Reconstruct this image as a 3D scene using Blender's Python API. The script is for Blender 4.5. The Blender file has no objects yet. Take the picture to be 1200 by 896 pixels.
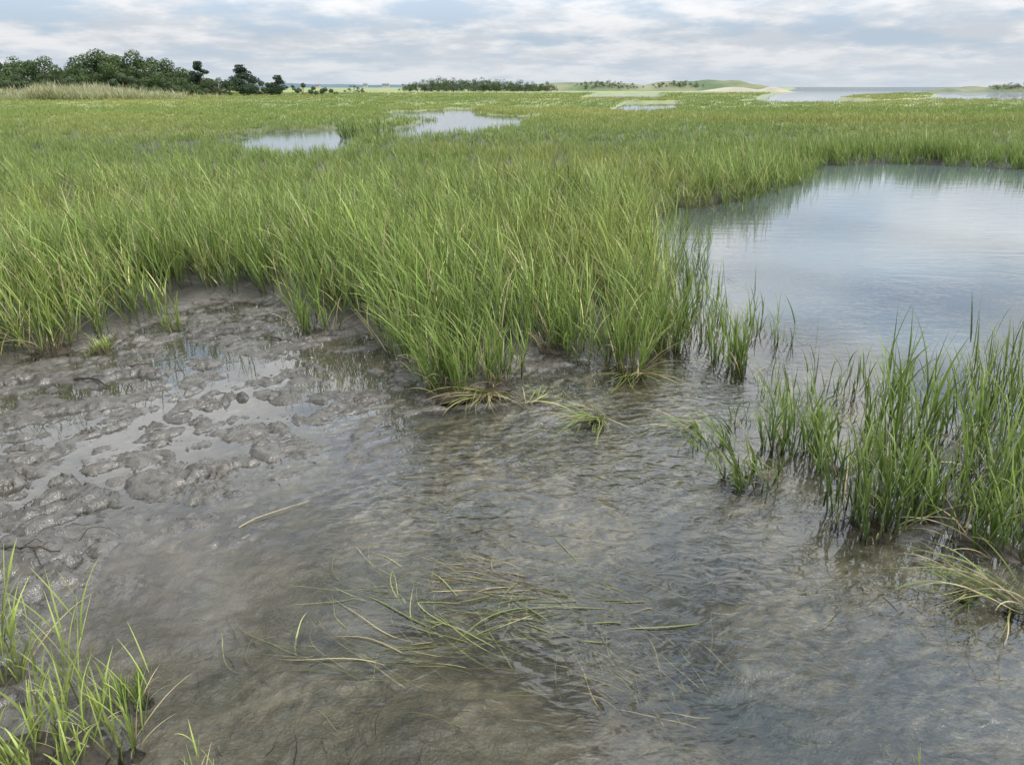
import bpy, math, random
import numpy as np
from mathutils import Vector
random.seed(7)
RNG = np.random.default_rng(11)
scene = bpy.context.scene
COL = scene.collection

# ---------------------------------------------------------------- camera
CAM_H = 1.6
FPX = 867.0
HOR = 102.0
PITCH = math.atan((448 - HOR) / FPX)
SP, CP = math.sin(PITCH), math.cos(PITCH)
cam = bpy.data.cameras.new('camera')
camo = bpy.data.objects.new('camera', cam)
COL.objects.link(camo)
camo.location = (0, 0, CAM_H)
camo.rotation_euler = (math.pi / 2 - PITCH, 0, 0)
cam.sensor_width = 36
cam.lens = FPX / 1200 * 36
cam.clip_start = 0.05
cam.clip_end = 20000
scene.camera = camo
scene.view_settings.view_transform = 'Standard'
scene.view_settings.look = 'None'
scene.view_settings.exposure = 0

def at(px, py, z=0.0):
    """ground point seen in the photograph"""
    dx = (px - 600) / FPX; dy = (448 - py) / FPX
    t = (CAM_H - z) / (SP - dy * CP)
    return (dx * t, t * (CP + dy * SP))

def atY(px, py, Y):
    dx = (px - 600) / FPX; dy = (448 - py) / FPX
    t = Y / (CP + dy * SP)
    return (dx * t, Y, CAM_H + t * (-SP + dy * CP))

# ---------------------------------------------------------------- noise
_perm = np.random.default_rng(3).permutation(256)
_perm = np.concatenate([_perm, _perm])
_ang = np.random.default_rng(4).random(256) * 2 * np.pi
_gx, _gy = np.cos(_ang), np.sin(_ang)

def perlin(x, y):
    xi = np.floor(x).astype(np.int64); yi = np.floor(y).astype(np.int64)
    xf = x - xi; yf = y - yi
    xi &= 255; yi &= 255
    u = xf * xf * xf * (xf * (xf * 6 - 15) + 10)
    v = yf * yf * yf * (yf * (yf * 6 - 15) + 10)
    def g(ix, iy, fx, fy):
        h = _perm[_perm[ix & 255] + (iy & 255)]
        return _gx[h] * fx + _gy[h] * fy
    a = g(xi, yi, xf, yf); b = g(xi + 1, yi, xf - 1, yf)
    c = g(xi, yi + 1, xf, yf - 1); d = g(xi + 1, yi + 1, xf - 1, yf - 1)
    return (a + u * (b - a)) * (1 - v) + (c + u * (d - c)) * v

def fbm(x, y, o=4, gain=0.5):
    s = np.zeros_like(x); a = 1.0; f = 1.0
    for k in range(o):
        s += a * perlin(x * f + 17.3 * k, y * f - 9.1 * k); a *= gain; f *= 2.03
    return s

def sstep(a, b, x):
    t = np.clip((x - a) / (b - a), 0, 1)
    return t * t * (3 - 2 * t)

# ---------------------------------------------------------------- layout of land and water
P = lambda lst: [at(a, b) for a, b in lst]
poly_front = [(-9, -3), (-9, 3.2)] + P([(-300, 490), (0, 432), (55, 408), (110, 400), (170, 382), (215, 362), (260, 352), (330, 350),
    (360, 385), (430, 388), (480, 425), (520, 466), (575, 458), (610, 425), (650, 414), (700, 424), (755, 432),
    (790, 400), (800, 345), (778, 300), (762, 268), (780, 247), (850, 240), (905, 226), (943, 212), (938, 201),
    (965, 194), (1060, 192), (1200, 199), (1500, 208)]) + [(22, 8), (14, 4), (12, -3)]
poly_A = P([(270, 168), (318, 156), (390, 153), (414, 156), (412, 172), (385, 184), (345, 186), (295, 179)])
poly_B = P([(446, 133), (500, 130), (548, 128), (566, 135), (622, 137), (612, 150), (545, 158), (485, 164), (440, 165), (440, 157), (492, 148), (503, 141), (455, 139)])
poly_C = P([(685, 118), (700, 111.6), (770, 111.3), (775, 117)])
poly_D = P([(715, 133), (735, 121.0), (790, 120.5), (795, 130)])
poly_sea = P([(880, 121), (1000, 122.5), (1090, 119), (1400, 121)]) + [(3500, 5900), (1500, 9000)] + P([(930, 102.8), (925, 106), (900, 113)])
poly_isl = P([(978, 116.5), (1000, 114), (1085, 109.5), (1098, 110.5), (1100, 114), (1085, 118.5), (1020, 119.5)])
WATERS = [poly_front, poly_A, poly_B, poly_C, poly_D, poly_sea]

def sdf(poly, x, y):
    """signed distance, negative inside"""
    d2 = np.full(x.shape, 1e18); inside = np.zeros(x.shape, bool)
    n = len(poly)
    for i in range(n):
        ax, ay = poly[i]; bx, by = poly[(i + 1) % n]
        ex, ey = bx - ax, by - ay
        wx, wy = x - ax, y - ay
        t = np.clip((wx * ex + wy * ey) / (ex * ex + ey * ey + 1e-12), 0, 1)
        qx, qy = wx - ex * t, wy - ey * t
        d2 = np.minimum(d2, qx * qx + qy * qy)
        c = (ay > y) != (by > y)
        xi = ax + (y - ay) / ((by - ay) if abs(by - ay) > 1e-9 else 1e-9) * ex
        inside ^= c & (x < xi)
    d = np.sqrt(d2)
    return np.where(inside, -d, d)

def land_sd(x, y):
    """positive on the vegetated marsh"""
    am = .06 * np.clip(y / 5, 0, 6)
    jx = x + am * (perlin(x * 2.3, y * 2.3) + .6 * perlin(x * 7, y * 7))
    jy = y + am * (perlin(x * 2.1 + 40, y * 2.1) + .6 * perlin(x * 7 + 11, y * 7))
    s = None
    for p in WATERS:
        q = sdf(p, jx, jy)
        s = q if s is None else np.minimum(s, q)
    return np.maximum(s, -sdf(poly_isl, jx, jy))

CP_PTS = [(0,480,.016),(60,520,.012),(120,470,.008),(200,430,.008),(300,400,.008),(100,600,.014),(200,560,.010),(250,500,.008),
(330,520,.006),(400,480,.004),(450,430,.002),(380,540,-.001),(0,600,.02),(30,650,.05),(-80,560,.03),(-100,700,.05),(60,690,.02),(110,700,-.004),(200,660,-.012),
(300,600,-.012),(420,570,-.018),(500,500,-.012),(520,470,.004),(600,430,.008),(650,420,.008),(640,470,-.014),(700,450,-.012),
(760,450,-.04),(600,560,-.03),(560,640,-.045),(700,630,-.06),(780,700,-.14),(755,650,-.13),(812,750,-.14),(845,800,-.12),(870,700,-.06),(880,760,-.06),(720,710,-.09),(650,720,-.10),(600,735,-.10),(660,770,-.10),(520,700,-.07),(400,700,-.035),
(500,840,-.035),(300,800,-.03),(600,870,-.03),(750,870,-.045),(150,760,-.02),(100,850,-.005),(30,880,.02),(200,880,-.03),(-60,860,.04),
(930,700,-.06),(1000,800,-.05),(1100,880,-.05),(1150,760,-.04),(1100,640,-.008),(1180,640,.008),(1180,560,.012),(1050,580,-.006),
(950,560,-.02),(1000,500,-.05),(900,480,-.1),(850,430,-.1),(900,350,-.3),(1000,300,-.4),(1100,400,-.3),(850,280,-.3),
(1000,230,-.4),(1150,250,-.5),(1200,420,-.1),(1300,560,.02),(1350,800,-.05)]
CPW = np.array([(*at(a, b), z) for a, b, z in CP_PTS])
RILLS = [([(20,590),(60,558),(120,515),(170,492),(215,470),(265,447),(330,424)], .042),
         ([(170,720),(215,655),(250,618),(300,592),(370,568),(440,545)], .024),
         ([(0,520),(50,518),(90,500)], .04), ([(120,515),(175,520),(215,505)], .025),
         ([(250,448),(300,470),(345,500),(400,520)], .03), ([(170,492),(210,498),(260,520),(330,548)], .024),
         ([(60,556),(110,562),(160,590),(230,600)], .022), ([(330,424),(380,440),(440,450),(480,470)], .03),
         ([(100,700),(140,650),(190,610),(240,560)], .022), ([(0,640),(50,600),(110,590),(150,560)], .018),
         ([(200,405),(240,412),(300,425)], .08), ([(95,462),(140,458)], .08), ([(300,482),(340,478)], .08), ([(395,425),(450,420)], .12)]
RILLW = [(P(a), w) for a, w in RILLS]

def polydist(pts, x, y):
    d2 = np.full(x.shape, 1e18)
    for i in range(len(pts) - 1):
        ax, ay = pts[i]; bx, by = pts[i + 1]
        ex, ey = bx - ax, by - ay
        t = np.clip(((x - ax) * ex + (y - ay) * ey) / (ex * ex + ey * ey), 0, 1)
        d2 = np.minimum(d2, (x - ax - ex * t) ** 2 + (y - ay - ey * t) ** 2)
    return np.sqrt(d2)

def height(x, y):
    x = np.asarray(x, float); y = np.asarray(y, float)
    shp = x.shape; x = x.ravel(); y = y.ravel()
    sd = land_sd(x, y)
    h = np.full(x.shape, -0.4)
    near = (np.abs(x) < 14) & (y < 14) & (y > -4)
    xn, yn = x[near], y[near]
    num = np.zeros_like(xn); den = np.zeros_like(xn)
    for cx, cy, cz in CPW:
        w = 1.0 / (((xn - cx) ** 2 + (yn - cy) ** 2) + 0.010) ** 1.7
        num += w * cz; den += w
    hb = num / den
    # churned mud: ridges and scoops of several sizes, rougher in some places than others
    wx = xn + 0.12 * fbm(xn * 2.6, yn * 2.6, 4, .6); wy = yn + 0.12 * fbm(xn * 2.6 + 9, yn * 2.6 + 5, 4, .6)
    a = 0.5
    rx = wx * math.cos(a) + wy * math.sin(a); ry = -wx * math.sin(a) + wy * math.cos(a)
    lump = fbm(rx * 2.3, ry * 4.8, 6, .60)
    rough = sstep(-.3, .3, fbm(xn * 1.6 + 50, yn * 1.6, 2))
    ridg = np.abs(fbm(rx * 4.6 + 31, ry * 8.5 + 7, 4, .52))
    fine = fbm(wx * 22, wy * 26, 4, .65)
    holes = np.clip(fbm(xn * 13 + 3, yn * 13, 2) - .36, 0, 1)
    exposed = sstep(-.035, .004, hb)
    hb2 = hb + exposed * (0.040 * lump + (.35 + .65 * rough) * (.050 * (.17 - ridg)) + (.004 + .008 * rough) * fine - .09 * holes) \
        + (1 - exposed) * (0.024 * fbm(wx * 3.2, wy * 3.2, 5, .55) + .005 * fine)
    # flat bottomed puddles standing on the flat
    pn = fbm(rx * 2.8 + 70, ry * 7.5 + 20, 4, .55)
    pud = sstep(.15, .20, pn) * sstep(-.008, .004, hb) * .92
    hb2 = hb2 * (1 - pud) - .009 * pud
    for pts, w in RILLW:
        dd = polydist(pts, xn + .07 * fbm(xn * 5, yn * 5, 3), yn + .07 * fbm(xn * 5 + 4, yn * 5, 3))
        k = .9 * np.exp(-(dd / (w * (1 + .8 * perlin(xn * 3.1, yn * 3.1)))) ** 4)
        hb2 = hb2 * (1 - k) - .011 * k
    h[near] = hb2
    # marsh platform
    fl = 0.05 + 0.05 * fbm(x * .9, y * .9, 2) + 0.015 * perlin(x * 7, y * 7)
    far = 0.25 * sstep(60, 110, y)
    k = sstep(-0.08, 0.16, sd)
    k = np.where(y > 9, sstep(0.0, 0.35, sd), k)
    h = h * (1 - k) + (fl + far) * k
    return h.reshape(shp), sd.reshape(shp)

def H1(x, y):
    return float(height(np.array([x]), np.array([y]))[0][0])

# ---------------------------------------------------------------- object helpers
def link(name, me, mat, parent=None):
    o = bpy.data.objects.new(name, me)
    COL.objects.link(o)
    if mat: me.materials.append(mat)
    if parent: o.parent = parent
    return o

def mesh_np(name, V, F, attrs=None, smooth=True):
    V = np.asarray(V, np.float32); F = np.asarray(F, np.int32)
    me = bpy.data.meshes.new(name)
    k = F.shape[1]
    me.vertices.add(len(V)); me.vertices.foreach_set('co', V.ravel())
    me.loops.add(F.size); me.loops.foreach_set('vertex_index', F.ravel())
    me.polygons.add(len(F)); me.polygons.foreach_set('loop_start', np.arange(0, F.size, k, dtype=np.int32))
    me.polygons.foreach_set('use_smooth', np.full(len(F), smooth, bool))
    me.update(calc_edges=True)
    for n, a in (attrs or {}).items():
        at_ = me.attributes.new(n, 'FLOAT', 'POINT'); at_.data.foreach_set('value', np.asarray(a, np.float32))
    me.validate()
    return me

def tag(o, label=None, cat=None, group=None, kind=None):
    if label: o['label'] = label
    if cat: o['category'] = cat
    if group: o['group'] = group
    if kind: o['kind'] = kind
    return o

def empty(name, loc, rz=0):
    o = bpy.data.objects.new(name, None); COL.objects.link(o)
    o.location = loc; o.rotation_euler = (0, 0, rz); o.empty_display_size = .1
    return o

# ---------------------------------------------------------------- material helpers
class NT:
    def __init__(s, name):
        s.m = bpy.data.materials.new(name); s.m.use_nodes = True
        s.t = s.m.node_tree; s.t.nodes.clear()
        s.out = s.n('ShaderNodeOutputMaterial')
    def n(s, typ, **kw):
        nd = s.t.nodes.new(typ)
        for k, v in kw.items(): setattr(nd, k, v)
        return nd
    def l(s, a, b): s.t.links.new(a, b)
    def attr(s, name):
        return s.n('ShaderNodeAttribute', attribute_name=name).outputs['Fac']
    def noise(s, scale, detail=3, rough=.5, vec=None, dist=0):
        nd = s.n('ShaderNodeTexNoise'); nd.inputs['Scale'].default_value = scale
        nd.inputs['Detail'].default_value = detail; nd.inputs['Roughness'].default_value = rough
        nd.inputs['Distortion'].default_value = dist
        if vec is not None: s.l(vec, nd.inputs['Vector'])
        return nd.outputs['Fac']
    def math(s, op, a, b=None, clamp=False):
        nd = s.n('ShaderNodeMath', operation=op, use_clamp=clamp)
        for i, v in enumerate((a, b)):
            if v is None: continue
            if isinstance(v, (int, float)): nd.inputs[i].default_value = v
            else: s.l(v, nd.inputs[i])
        return nd.outputs[0]
    def mapr(s, v, a, b, c=0., d=1.):
        nd = s.n('ShaderNodeMapRange'); s.l(v, nd.inputs[0])
        for i, q in enumerate((a, b, c, d)): nd.inputs[i + 1].default_value = q
        return nd.outputs[0]
    def mix(s, fac, a, b, blend='MIX'):
        nd = s.n('ShaderNodeMix', data_type='RGBA', blend_type=blend)
        nd.clamp_result = False
        for i, v in ((0, fac), (6, a), (7, b)):
            if isinstance(v, (int, float)): nd.inputs[i].default_value = v
            elif isinstance(v, tuple): nd.inputs[i].default_value = (*v, 1)
            else: s.l(v, nd.inputs[i])
        return nd.outputs[2]
    def pos(s): return s.n('ShaderNodeNewGeometry').outputs['Position']
    def princ(s, col, rough=.6, spec=.3, normal=None):
        p = s.n('ShaderNodeBsdfPrincipled')
        if isinstance(col, tuple): p.inputs['Base Color'].default_value = (*col, 1)
        else: s.l(col, p.inputs['Base Color'])
        if isinstance(rough, (int, float)): p.inputs['Roughness'].default_value = rough
        else: s.l(rough, p.inputs['Roughness'])
        p.inputs['Specular IOR Level'].default_value = spec
        if normal is not None: s.l(normal, p.inputs['Normal'])
        return p
    def bump(s, h, strength, dist):
        b = s.n('ShaderNodeBump'); s.l(h, b.inputs['Height'])
        b.inputs['Strength'].default_value = strength; b.inputs['Distance'].default_value = dist
        return b.outputs[0]
    def done(s, sh): s.l(sh, s.out.inputs['Surface']); return s.m

def mat_blade(name, base, mid, tip, straw, strawcut=.86, patch=None, transl=.3, patchscale=.12, var=1.0, prange=(.40, .60)):
    s = NT(name)
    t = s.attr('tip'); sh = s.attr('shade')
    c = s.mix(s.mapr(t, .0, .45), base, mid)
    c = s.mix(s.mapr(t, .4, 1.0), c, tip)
    if patch:
        f = s.mapr(s.noise(patchscale, 3, .6, s.pos()), *prange)
        c = s.mix(f, c, s.mix(.6, c, patch))
    c = s.mix(s.mapr(sh, strawcut - .03, strawcut + .03), c, straw)
    oi = s.n('ShaderNodeObjectInfo').outputs['Random']
    v = s.math('MULTIPLY', s.mapr(oi, 0, 1, 1 - .25 * var, 1 + .25 * var), s.mapr(s.math('FRACT', s.math('MULTIPLY', sh, 7.3)), 0, 1, 1 - .45 * var, 1 + .45 * var))
    vm = s.n('ShaderNodeVectorMath', operation='SCALE'); s.l(c, vm.inputs[0]); s.l(v, vm.inputs['Scale'])
    c = vm.outputs[0]
    p = s.princ(c, .42, .35)
    tr = s.n('ShaderNodeBsdfTranslucent'); s.l(c, tr.inputs['Color'])
    mx = s.n('ShaderNodeMixShader'); mx.inputs[0].default_value = transl
    s.l(p.outputs[0], mx.inputs[1]); s.l(tr.outputs[0], mx.inputs[2])
    return s.done(mx.outputs[0])

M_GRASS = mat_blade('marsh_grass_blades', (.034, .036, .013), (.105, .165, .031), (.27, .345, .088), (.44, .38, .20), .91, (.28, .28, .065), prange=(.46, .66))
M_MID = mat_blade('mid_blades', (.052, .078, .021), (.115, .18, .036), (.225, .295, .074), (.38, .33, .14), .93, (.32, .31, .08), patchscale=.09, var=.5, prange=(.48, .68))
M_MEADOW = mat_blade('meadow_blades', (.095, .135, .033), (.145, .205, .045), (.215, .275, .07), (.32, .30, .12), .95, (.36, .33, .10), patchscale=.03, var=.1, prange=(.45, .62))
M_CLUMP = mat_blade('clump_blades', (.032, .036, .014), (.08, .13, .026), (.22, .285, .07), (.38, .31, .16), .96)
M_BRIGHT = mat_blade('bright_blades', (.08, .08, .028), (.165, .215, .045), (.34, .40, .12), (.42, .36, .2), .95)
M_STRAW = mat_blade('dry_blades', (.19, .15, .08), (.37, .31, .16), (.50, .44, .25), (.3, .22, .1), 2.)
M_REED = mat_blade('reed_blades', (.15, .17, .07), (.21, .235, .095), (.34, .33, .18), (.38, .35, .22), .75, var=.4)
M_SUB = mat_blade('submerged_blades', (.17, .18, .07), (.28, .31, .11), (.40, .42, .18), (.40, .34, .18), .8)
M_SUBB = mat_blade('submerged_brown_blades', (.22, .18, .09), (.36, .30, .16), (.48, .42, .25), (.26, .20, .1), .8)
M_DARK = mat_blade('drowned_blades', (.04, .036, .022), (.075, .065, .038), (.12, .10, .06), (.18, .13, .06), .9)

def mat_ground():
    s = NT('wet_mud_and_marsh_soil')
    pos = s.pos(); veg = s.attr('veg'); dep = s.attr('depth'); farv = s.attr('far')
    n1 = s.noise(2.2, 5, .6, pos); n2 = s.noise(16, 5, .65, pos); n3 = s.noise(90, 3, .6, pos)
    mud = s.mix(s.mapr(n1, .35, .65), (.070, .062, .049), (.112, .101, .082))
    mud = s.mix(s.mapr(n2, .48, .66), mud, (.038, .033, .026))
    mud = s.mix(s.mapr(n3, .6, .78, 0, .5), mud, (.165, .15, .125))
    mud = s.mix(s.mapr(dep, -.04, -.012, .35, 0), mud, (.045, .039, .031))
    under = s.mix(s.mapr(n1, .4, .62), (.11, .097, .062), (.20, .172, .115))
    under = s.mix(s.mapr(n2, .48, .64, 0, .6), under, (.056, .052, .032))
    under = s.mix(s.mapr(s.noise(5, 4, .6, pos), .50, .66, 0, .55), under, (.066, .068, .038))
    under = s.mix(s.mapr(n3, .62, .74, 0, .5), under, (.30, .27, .2))
    und = s.mix(s.mapr(dep, .06, .125), under, (.034, .038, .027))
    mud = s.mix(s.mapr(dep, -.002, .02), mud, und)
    soil = s.mix(s.mapr(n2, .35, .7), (.018, .016, .011), (.042, .038, .02))
    nf = s.noise(.05, 5, .65, pos)
    mead = s.mix(s.mapr(nf, .38, .62), (.13, .18, .042), (.25, .26, .075))
    mead = s.mix(s.mapr(s.noise(.6, 4, .7, pos), .45, .7, 0, .3), mead, (.08, .12, .028))
    soil = s.mix(farv, soil, mead)
    c = s.mix(veg, mud, soil)
    b = s.math('ADD', s.math('MULTIPLY', n2, .8), s.math('MULTIPLY', n3, .3))
    nrm = s.bump(b, .8, .018)
    r = s.mapr(n2, .35, .7, .11, .32)
    r = s.math('ADD', r, s.math('MULTIPLY', veg, .5), True)
    p = s.princ(c, r, .65, nrm)
    return s.done(p.outputs[0])

def mat_water():
    s = NT('tidal_water')
    pos = s.pos(); dep = s.attr('depth'); rip = s.attr('ripple')
    mp = s.n('ShaderNodeMapping'); s.l(pos, mp.inputs[0]); mp.inputs['Scale'].default_value = (10, 17, 1); mp.inputs['Rotation'].default_value = (0, 0, -.35)
    n1 = s.noise(1.0, 2, .42, mp.outputs[0], .8)
    mp2 = s.n('ShaderNodeMapping'); s.l(pos, mp2.inputs[0]); mp2.inputs['Scale'].default_value = (1.6, 7.5, 1); mp2.inputs['Rotation'].default_value = (0, 0, .12)
    n2 = s.noise(1.0, 3, .5, mp2.outputs[0], .5)
    h = s.math('ADD', s.math('MULTIPLY', n1, rip), s.math('MULTIPLY', n2, s.attr('swell')))
    nrm = s.bump(h, 1.0, .02)
    fr = s.n('ShaderNodeFresnel'); fr.inputs['IOR'].default_value = 1.48; s.l(nrm, fr.inputs['Normal'])
    gl = s.n('ShaderNodeBsdfGlossy'); gl.inputs['Roughness'].default_value = .0; s.l(nrm, gl.inputs['Normal'])
    gl.inputs['Color'].default_value = (1, 1, 1, 1)
    tr = s.n('ShaderNodeBsdfTransparent')
    s.l(s.mix(s.mapr(dep, 0, .14), (1, 1, 1), (.82, .82, .70)), tr.inputs['Color'])
    df = s.n('ShaderNodeBsdfDiffuse'); df.inputs['Color'].default_value = (.095, .12, .125, 1)
    m1 = s.n('ShaderNodeMixShader'); s.l(s.mapr(dep, .16, .40, .0, .95), m1.inputs[0])
    s.l(tr.outputs[0], m1.inputs[1]); s.l(df.outputs[0], m1.inputs[2])
    m2 = s.n('ShaderNodeMixShader'); s.l(s.math('MULTIPLY', fr.outputs[0], s.attr('cap')), m2.inputs[0]); s.l(m1.outputs[0], m2.inputs[1]); s.l(gl.outputs[0], m2.inputs[2])
    return s.done(m2.outputs[0])

def mat_simple(name, a, b, scale=3, rough=.8, bump=0, detail=4, spec=.2):
    s = NT(name); n = s.noise(scale, detail, .6, s.pos())
    c = s.mix(s.mapr(n, .38, .62), a, b)
    nrm = s.bump(n, .6, bump) if bump else None
    return s.done(s.princ(c, rough, spec, nrm).outputs[0])

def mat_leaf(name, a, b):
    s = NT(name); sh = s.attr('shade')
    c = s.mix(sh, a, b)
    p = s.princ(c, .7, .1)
    tr = s.n('ShaderNodeBsdfTranslucent'); s.l(c, tr.inputs['Color'])
    mx = s.n('ShaderNodeMixShader'); mx.inputs[0].default_value = .25
    s.l(p.outputs[0], mx.inputs[1]); s.l(tr.outputs[0], mx.inputs[2])
    return s.done(mx.outputs[0])

M_BARK = mat_simple('bark', (.07, .055, .04), (.13, .105, .08), 8)
M_TWIG = mat_simple('wet_twig', (.025, .02, .015), (.06, .05, .038), 40, .5, .002)
M_ROOT = mat_simple('root_mat', (.022, .018, .013), (.055, .045, .032), 30, .4, .01)
M_LEAFA = mat_leaf('broadleaf', (.048, .075, .032), (.092, .128, .050))
M_LEAFP = mat_leaf('pine_needles', (.028, .044, .03), (.052, .076, .042))
M_LEAFS = mat_leaf('shrub_leaves', (.058, .085, .044), (.098, .13, .066))
M_DUNE = mat_simple('dune_grass', (.085, .12, .055), (.20, .20, .12), .05, .9, 0, 6)
M_SAND = mat_simple('beach_sand', (.30, .27, .21), (.38, .34, .26), .1, .9)
M_SHORE = mat_simple('far_shore', (.075, .115, .14), (.11, .15, .17), .02, .9)  # blue of distance haze put into the shore's base colour

# ---------------------------------------------------------------- ground and water sheets
def axis(lo, dlo, dhi, hi, step, g):
    mid = list(np.arange(dlo, dhi, step))
    up = []; x = dhi
    while x < hi: up.append(x); x += step + (x - dhi) * g
    up.append(hi)
    dn = []; x = dlo
    while x > lo:
        x -= step + (dlo - x) * g; dn.append(max(x, lo))
    return np.array(dn[::-1] + mid + up)

def sheet(xs, ys):
    X, Y = np.meshgrid(xs, ys)
    nx, ny = len(xs), len(ys)
    i = np.arange(ny - 1)[:, None] * nx + np.arange(nx - 1)[None, :]
    F = np.stack([i, i + 1, i + nx + 1, i + nx], -1).reshape(-1, 4)
    return X, Y, F

xs = axis(-5000, -4.0, 4.0, 5000, .013, .03)
ys = axis(-3, .9, 5.8, 9000, .013, .025)
X, Y, F = sheet(xs, ys)
Z, SD = height(X, Y)
veg = np.where(Y > 14, sstep(-.2, .5, SD), sstep(.0, .3, SD))
g = mesh_np('ground', np.stack([X, Y, Z], -1).reshape(-1, 3), F,
            {'veg': veg.ravel(), 'depth': (-Z).ravel(), 'far': sstep(18, 50, Y).ravel()})
ground = tag(link('ground', g, mat_ground()), 'wet brown mud flat and marsh soil under and between the grass', 'ground', kind='structure')

xs = axis(-6000, -5, 5, 6000, .04, .04)
ys = axis(-3, .5, 8, 12000, .04, .04)
X, Y, F = sheet(xs, ys)
Z, SD = height(X, Y)
def blob(px, py, ax, ay):
    c = at(px, py); return np.exp(-(((X - c[0]) / ax) ** 2 + ((Y - c[1]) / ay) ** 2))
rip = .02 + 1.7 * blob(645, 540, .60, .75) + .30 * blob(980, 790, .6, .45) + .5 * blob(820, 480, .8, .8) + .12 * blob(700, 740, .6, .4) + .08 * blob(1000, 330, 2.5, 2)
rip *= (.45 + 1.0 * sstep(-.25, .3, fbm(X * 1.7, Y * 1.7, 2)))
rip *= np.exp(-np.clip(Y - 6, 0, 100) / 4)
calm = sstep(.002, .03, -Z)          # puddles on the mud lie flat
rip *= calm
swell = (.04 + .10 * sstep(3.5, 8, Y)) * np.clip(1 - (Y - 25) / 60, .15, 1) * (.05 + .95 * calm) + .9 * sstep(80, 200, Y)
w = mesh_np('water', np.stack([X, Y, np.zeros_like(X)], -1).reshape(-1, 3), F,
            {'depth': (-Z).ravel(), 'ripple': rip.ravel(), 'swell': swell.ravel(), 'cap': (1 - .55 * sstep(90, 400, Y)).ravel()})
water = tag(link('water', w, mat_water()), 'tidal water of the creek, the pond and the bay', 'water', kind='structure')

# ---------------------------------------------------------------- grass blades
def blades(Pt, az, L, lean, curv, wd, shade, S=6, twist=None, base_t=0.0, wavy=0.0, rng=RNG):
    n = len(az)
    t = np.linspace(0, 1, S + 1)
    th = lean[:, None] + curv[:, None] * t[None, :] ** 1.4
    ds = (L / S)[:, None]
    thm = (th[:, 1:] + th[:, :-1]) / 2
    hz = np.concatenate([np.zeros((n, 1)), np.cumsum(np.sin(thm) * ds, 1)], 1)
    vt = np.concatenate([np.zeros((n, 1)), np.cumsum(np.cos(thm) * ds, 1)], 1)
    dx, dy = np.cos(az)[:, None], np.sin(az)[:, None]
    side = wavy * np.sin(t[None, :] * 3.5 + shade[:, None] * 20) * L[:, None]
    cx = Pt[:, 0:1] + hz * dx - side * dy; cy = Pt[:, 1:2] + hz * dy + side * dx; cz = Pt[:, 2:3] + vt
    w = wd[:, None] * (np.clip(1 - t ** 2.2, .06, 1) * (.55 + .45 * np.minimum(t * 5, 1)))[None, :] * .5
    tw = (twist if twist is not None else rng.uniform(-.9, .9, n))[:, None] + .5 * t[None, :]
    sx = -dy * np.cos(tw) + np.cos(th) * dx * np.sin(tw)
    sy = dx * np.cos(tw) + np.cos(th) * dy * np.sin(tw)
    sz = -np.sin(th) * np.sin(tw)
    A = np.stack([cx - sx * w, cy - sy * w, cz - sz * w], -1)
    B = np.stack([cx + sx * w, cy + sy * w, cz + sz * w], -1)
    V = np.stack([A, B], 2).reshape(-1, 3)
    k = (np.arange(n) * (S + 1) * 2)[:, None] + (np.arange(S) * 2)[None, :]
    F = np.stack([k, k + 1, k + 3, k + 2], -1).reshape(-1, 4)
    bt = np.broadcast_to(np.asarray(base_t, float).reshape(-1, 1), (n, 1))
    T = np.repeat(np.clip(bt + (1 - bt) * t[None, :], 0, 1).reshape(-1), 2)
    Sh = np.repeat(shade, (S + 1) * 2)
    return V, F, T, Sh

def merge(parts):
    Vs, Fs, Ts, Ss = [], [], [], []; o = 0
    for V, F, T, S in parts:
        Vs.append(V); Fs.append(F + o); Ts.append(T); Ss.append(S); o += len(V)
    return np.concatenate(Vs), np.concatenate(Fs), np.concatenate(Ts), np.concatenate(Ss)

def shoots(rng, n, rad, Ht, nleaf=6, width=.008, spread=1.0, lean0=.08, wind=(0, 0), S=6, shade=None):
    """a tuft: n upright stems, each with leaves leaving it at rising heights; returns stems, leaves"""
    r = rad * np.sqrt(rng.random(n)); a = rng.random(n) * 2 * np.pi
    base = np.stack([r * np.cos(a), r * np.sin(a), np.full(n, -.02)], -1)
    hs = Ht * rng.uniform(.5, 1.12, n)
    slean = np.abs(rng.normal(0, lean0, n)) + .12 * r / max(rad, .01)
    saz = a + rng.normal(0, .6, n)
    ssh = rng.random(n) if shade is None else np.full(n, shade)
    st = blades(base, saz, hs * .72, slean, rng.uniform(0, .15, n), np.full(n, width * .7), ssh * .85, S=3, rng=rng)
    N = n * nleaf
    k = np.tile((np.arange(nleaf) + .3) / nleaf, n)
    sh_ = np.repeat(hs, nleaf); sl = np.repeat(slean, nleaf); sa = np.repeat(saz, nleaf)
    f = k * .66 * sh_
    bp = np.repeat(base, nleaf, 0) + np.stack([np.sin(sl) * np.cos(sa) * f, np.sin(sl) * np.sin(sa) * f, np.cos(sl) * f], -1)
    plane = np.repeat(rng.random(n) * np.pi, nleaf)
    az = plane + np.pi * np.tile(np.arange(nleaf) % 2, n) + rng.normal(0, .35, N)
    L = sh_ * rng.uniform(.40, .68, N) * (1 - .25 * k)
    lean = rng.uniform(.06, .30, N) * spread
    curv = rng.uniform(.1, .95, N) ** 1.5 * spread * (1.25 - .6 * k)
    lf = blades(bp, az, L, lean, curv, width * rng.uniform(.7, 1.2, N), rng.random(N) if shade is None else np.full(N, shade), S=S, base_t=k * .5, rng=rng)
    out = []
    for V, F, T, Sh in (st, lf):
        hh = np.clip(V[:, 2], 0, None) / max(Ht, .01)
        V = V.copy(); V[:, 0] += wind[0] * hh ** 1.7 * Ht; V[:, 1] += wind[1] * hh ** 1.7 * Ht
        out.append((V, F, T, Sh))
    return out

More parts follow.
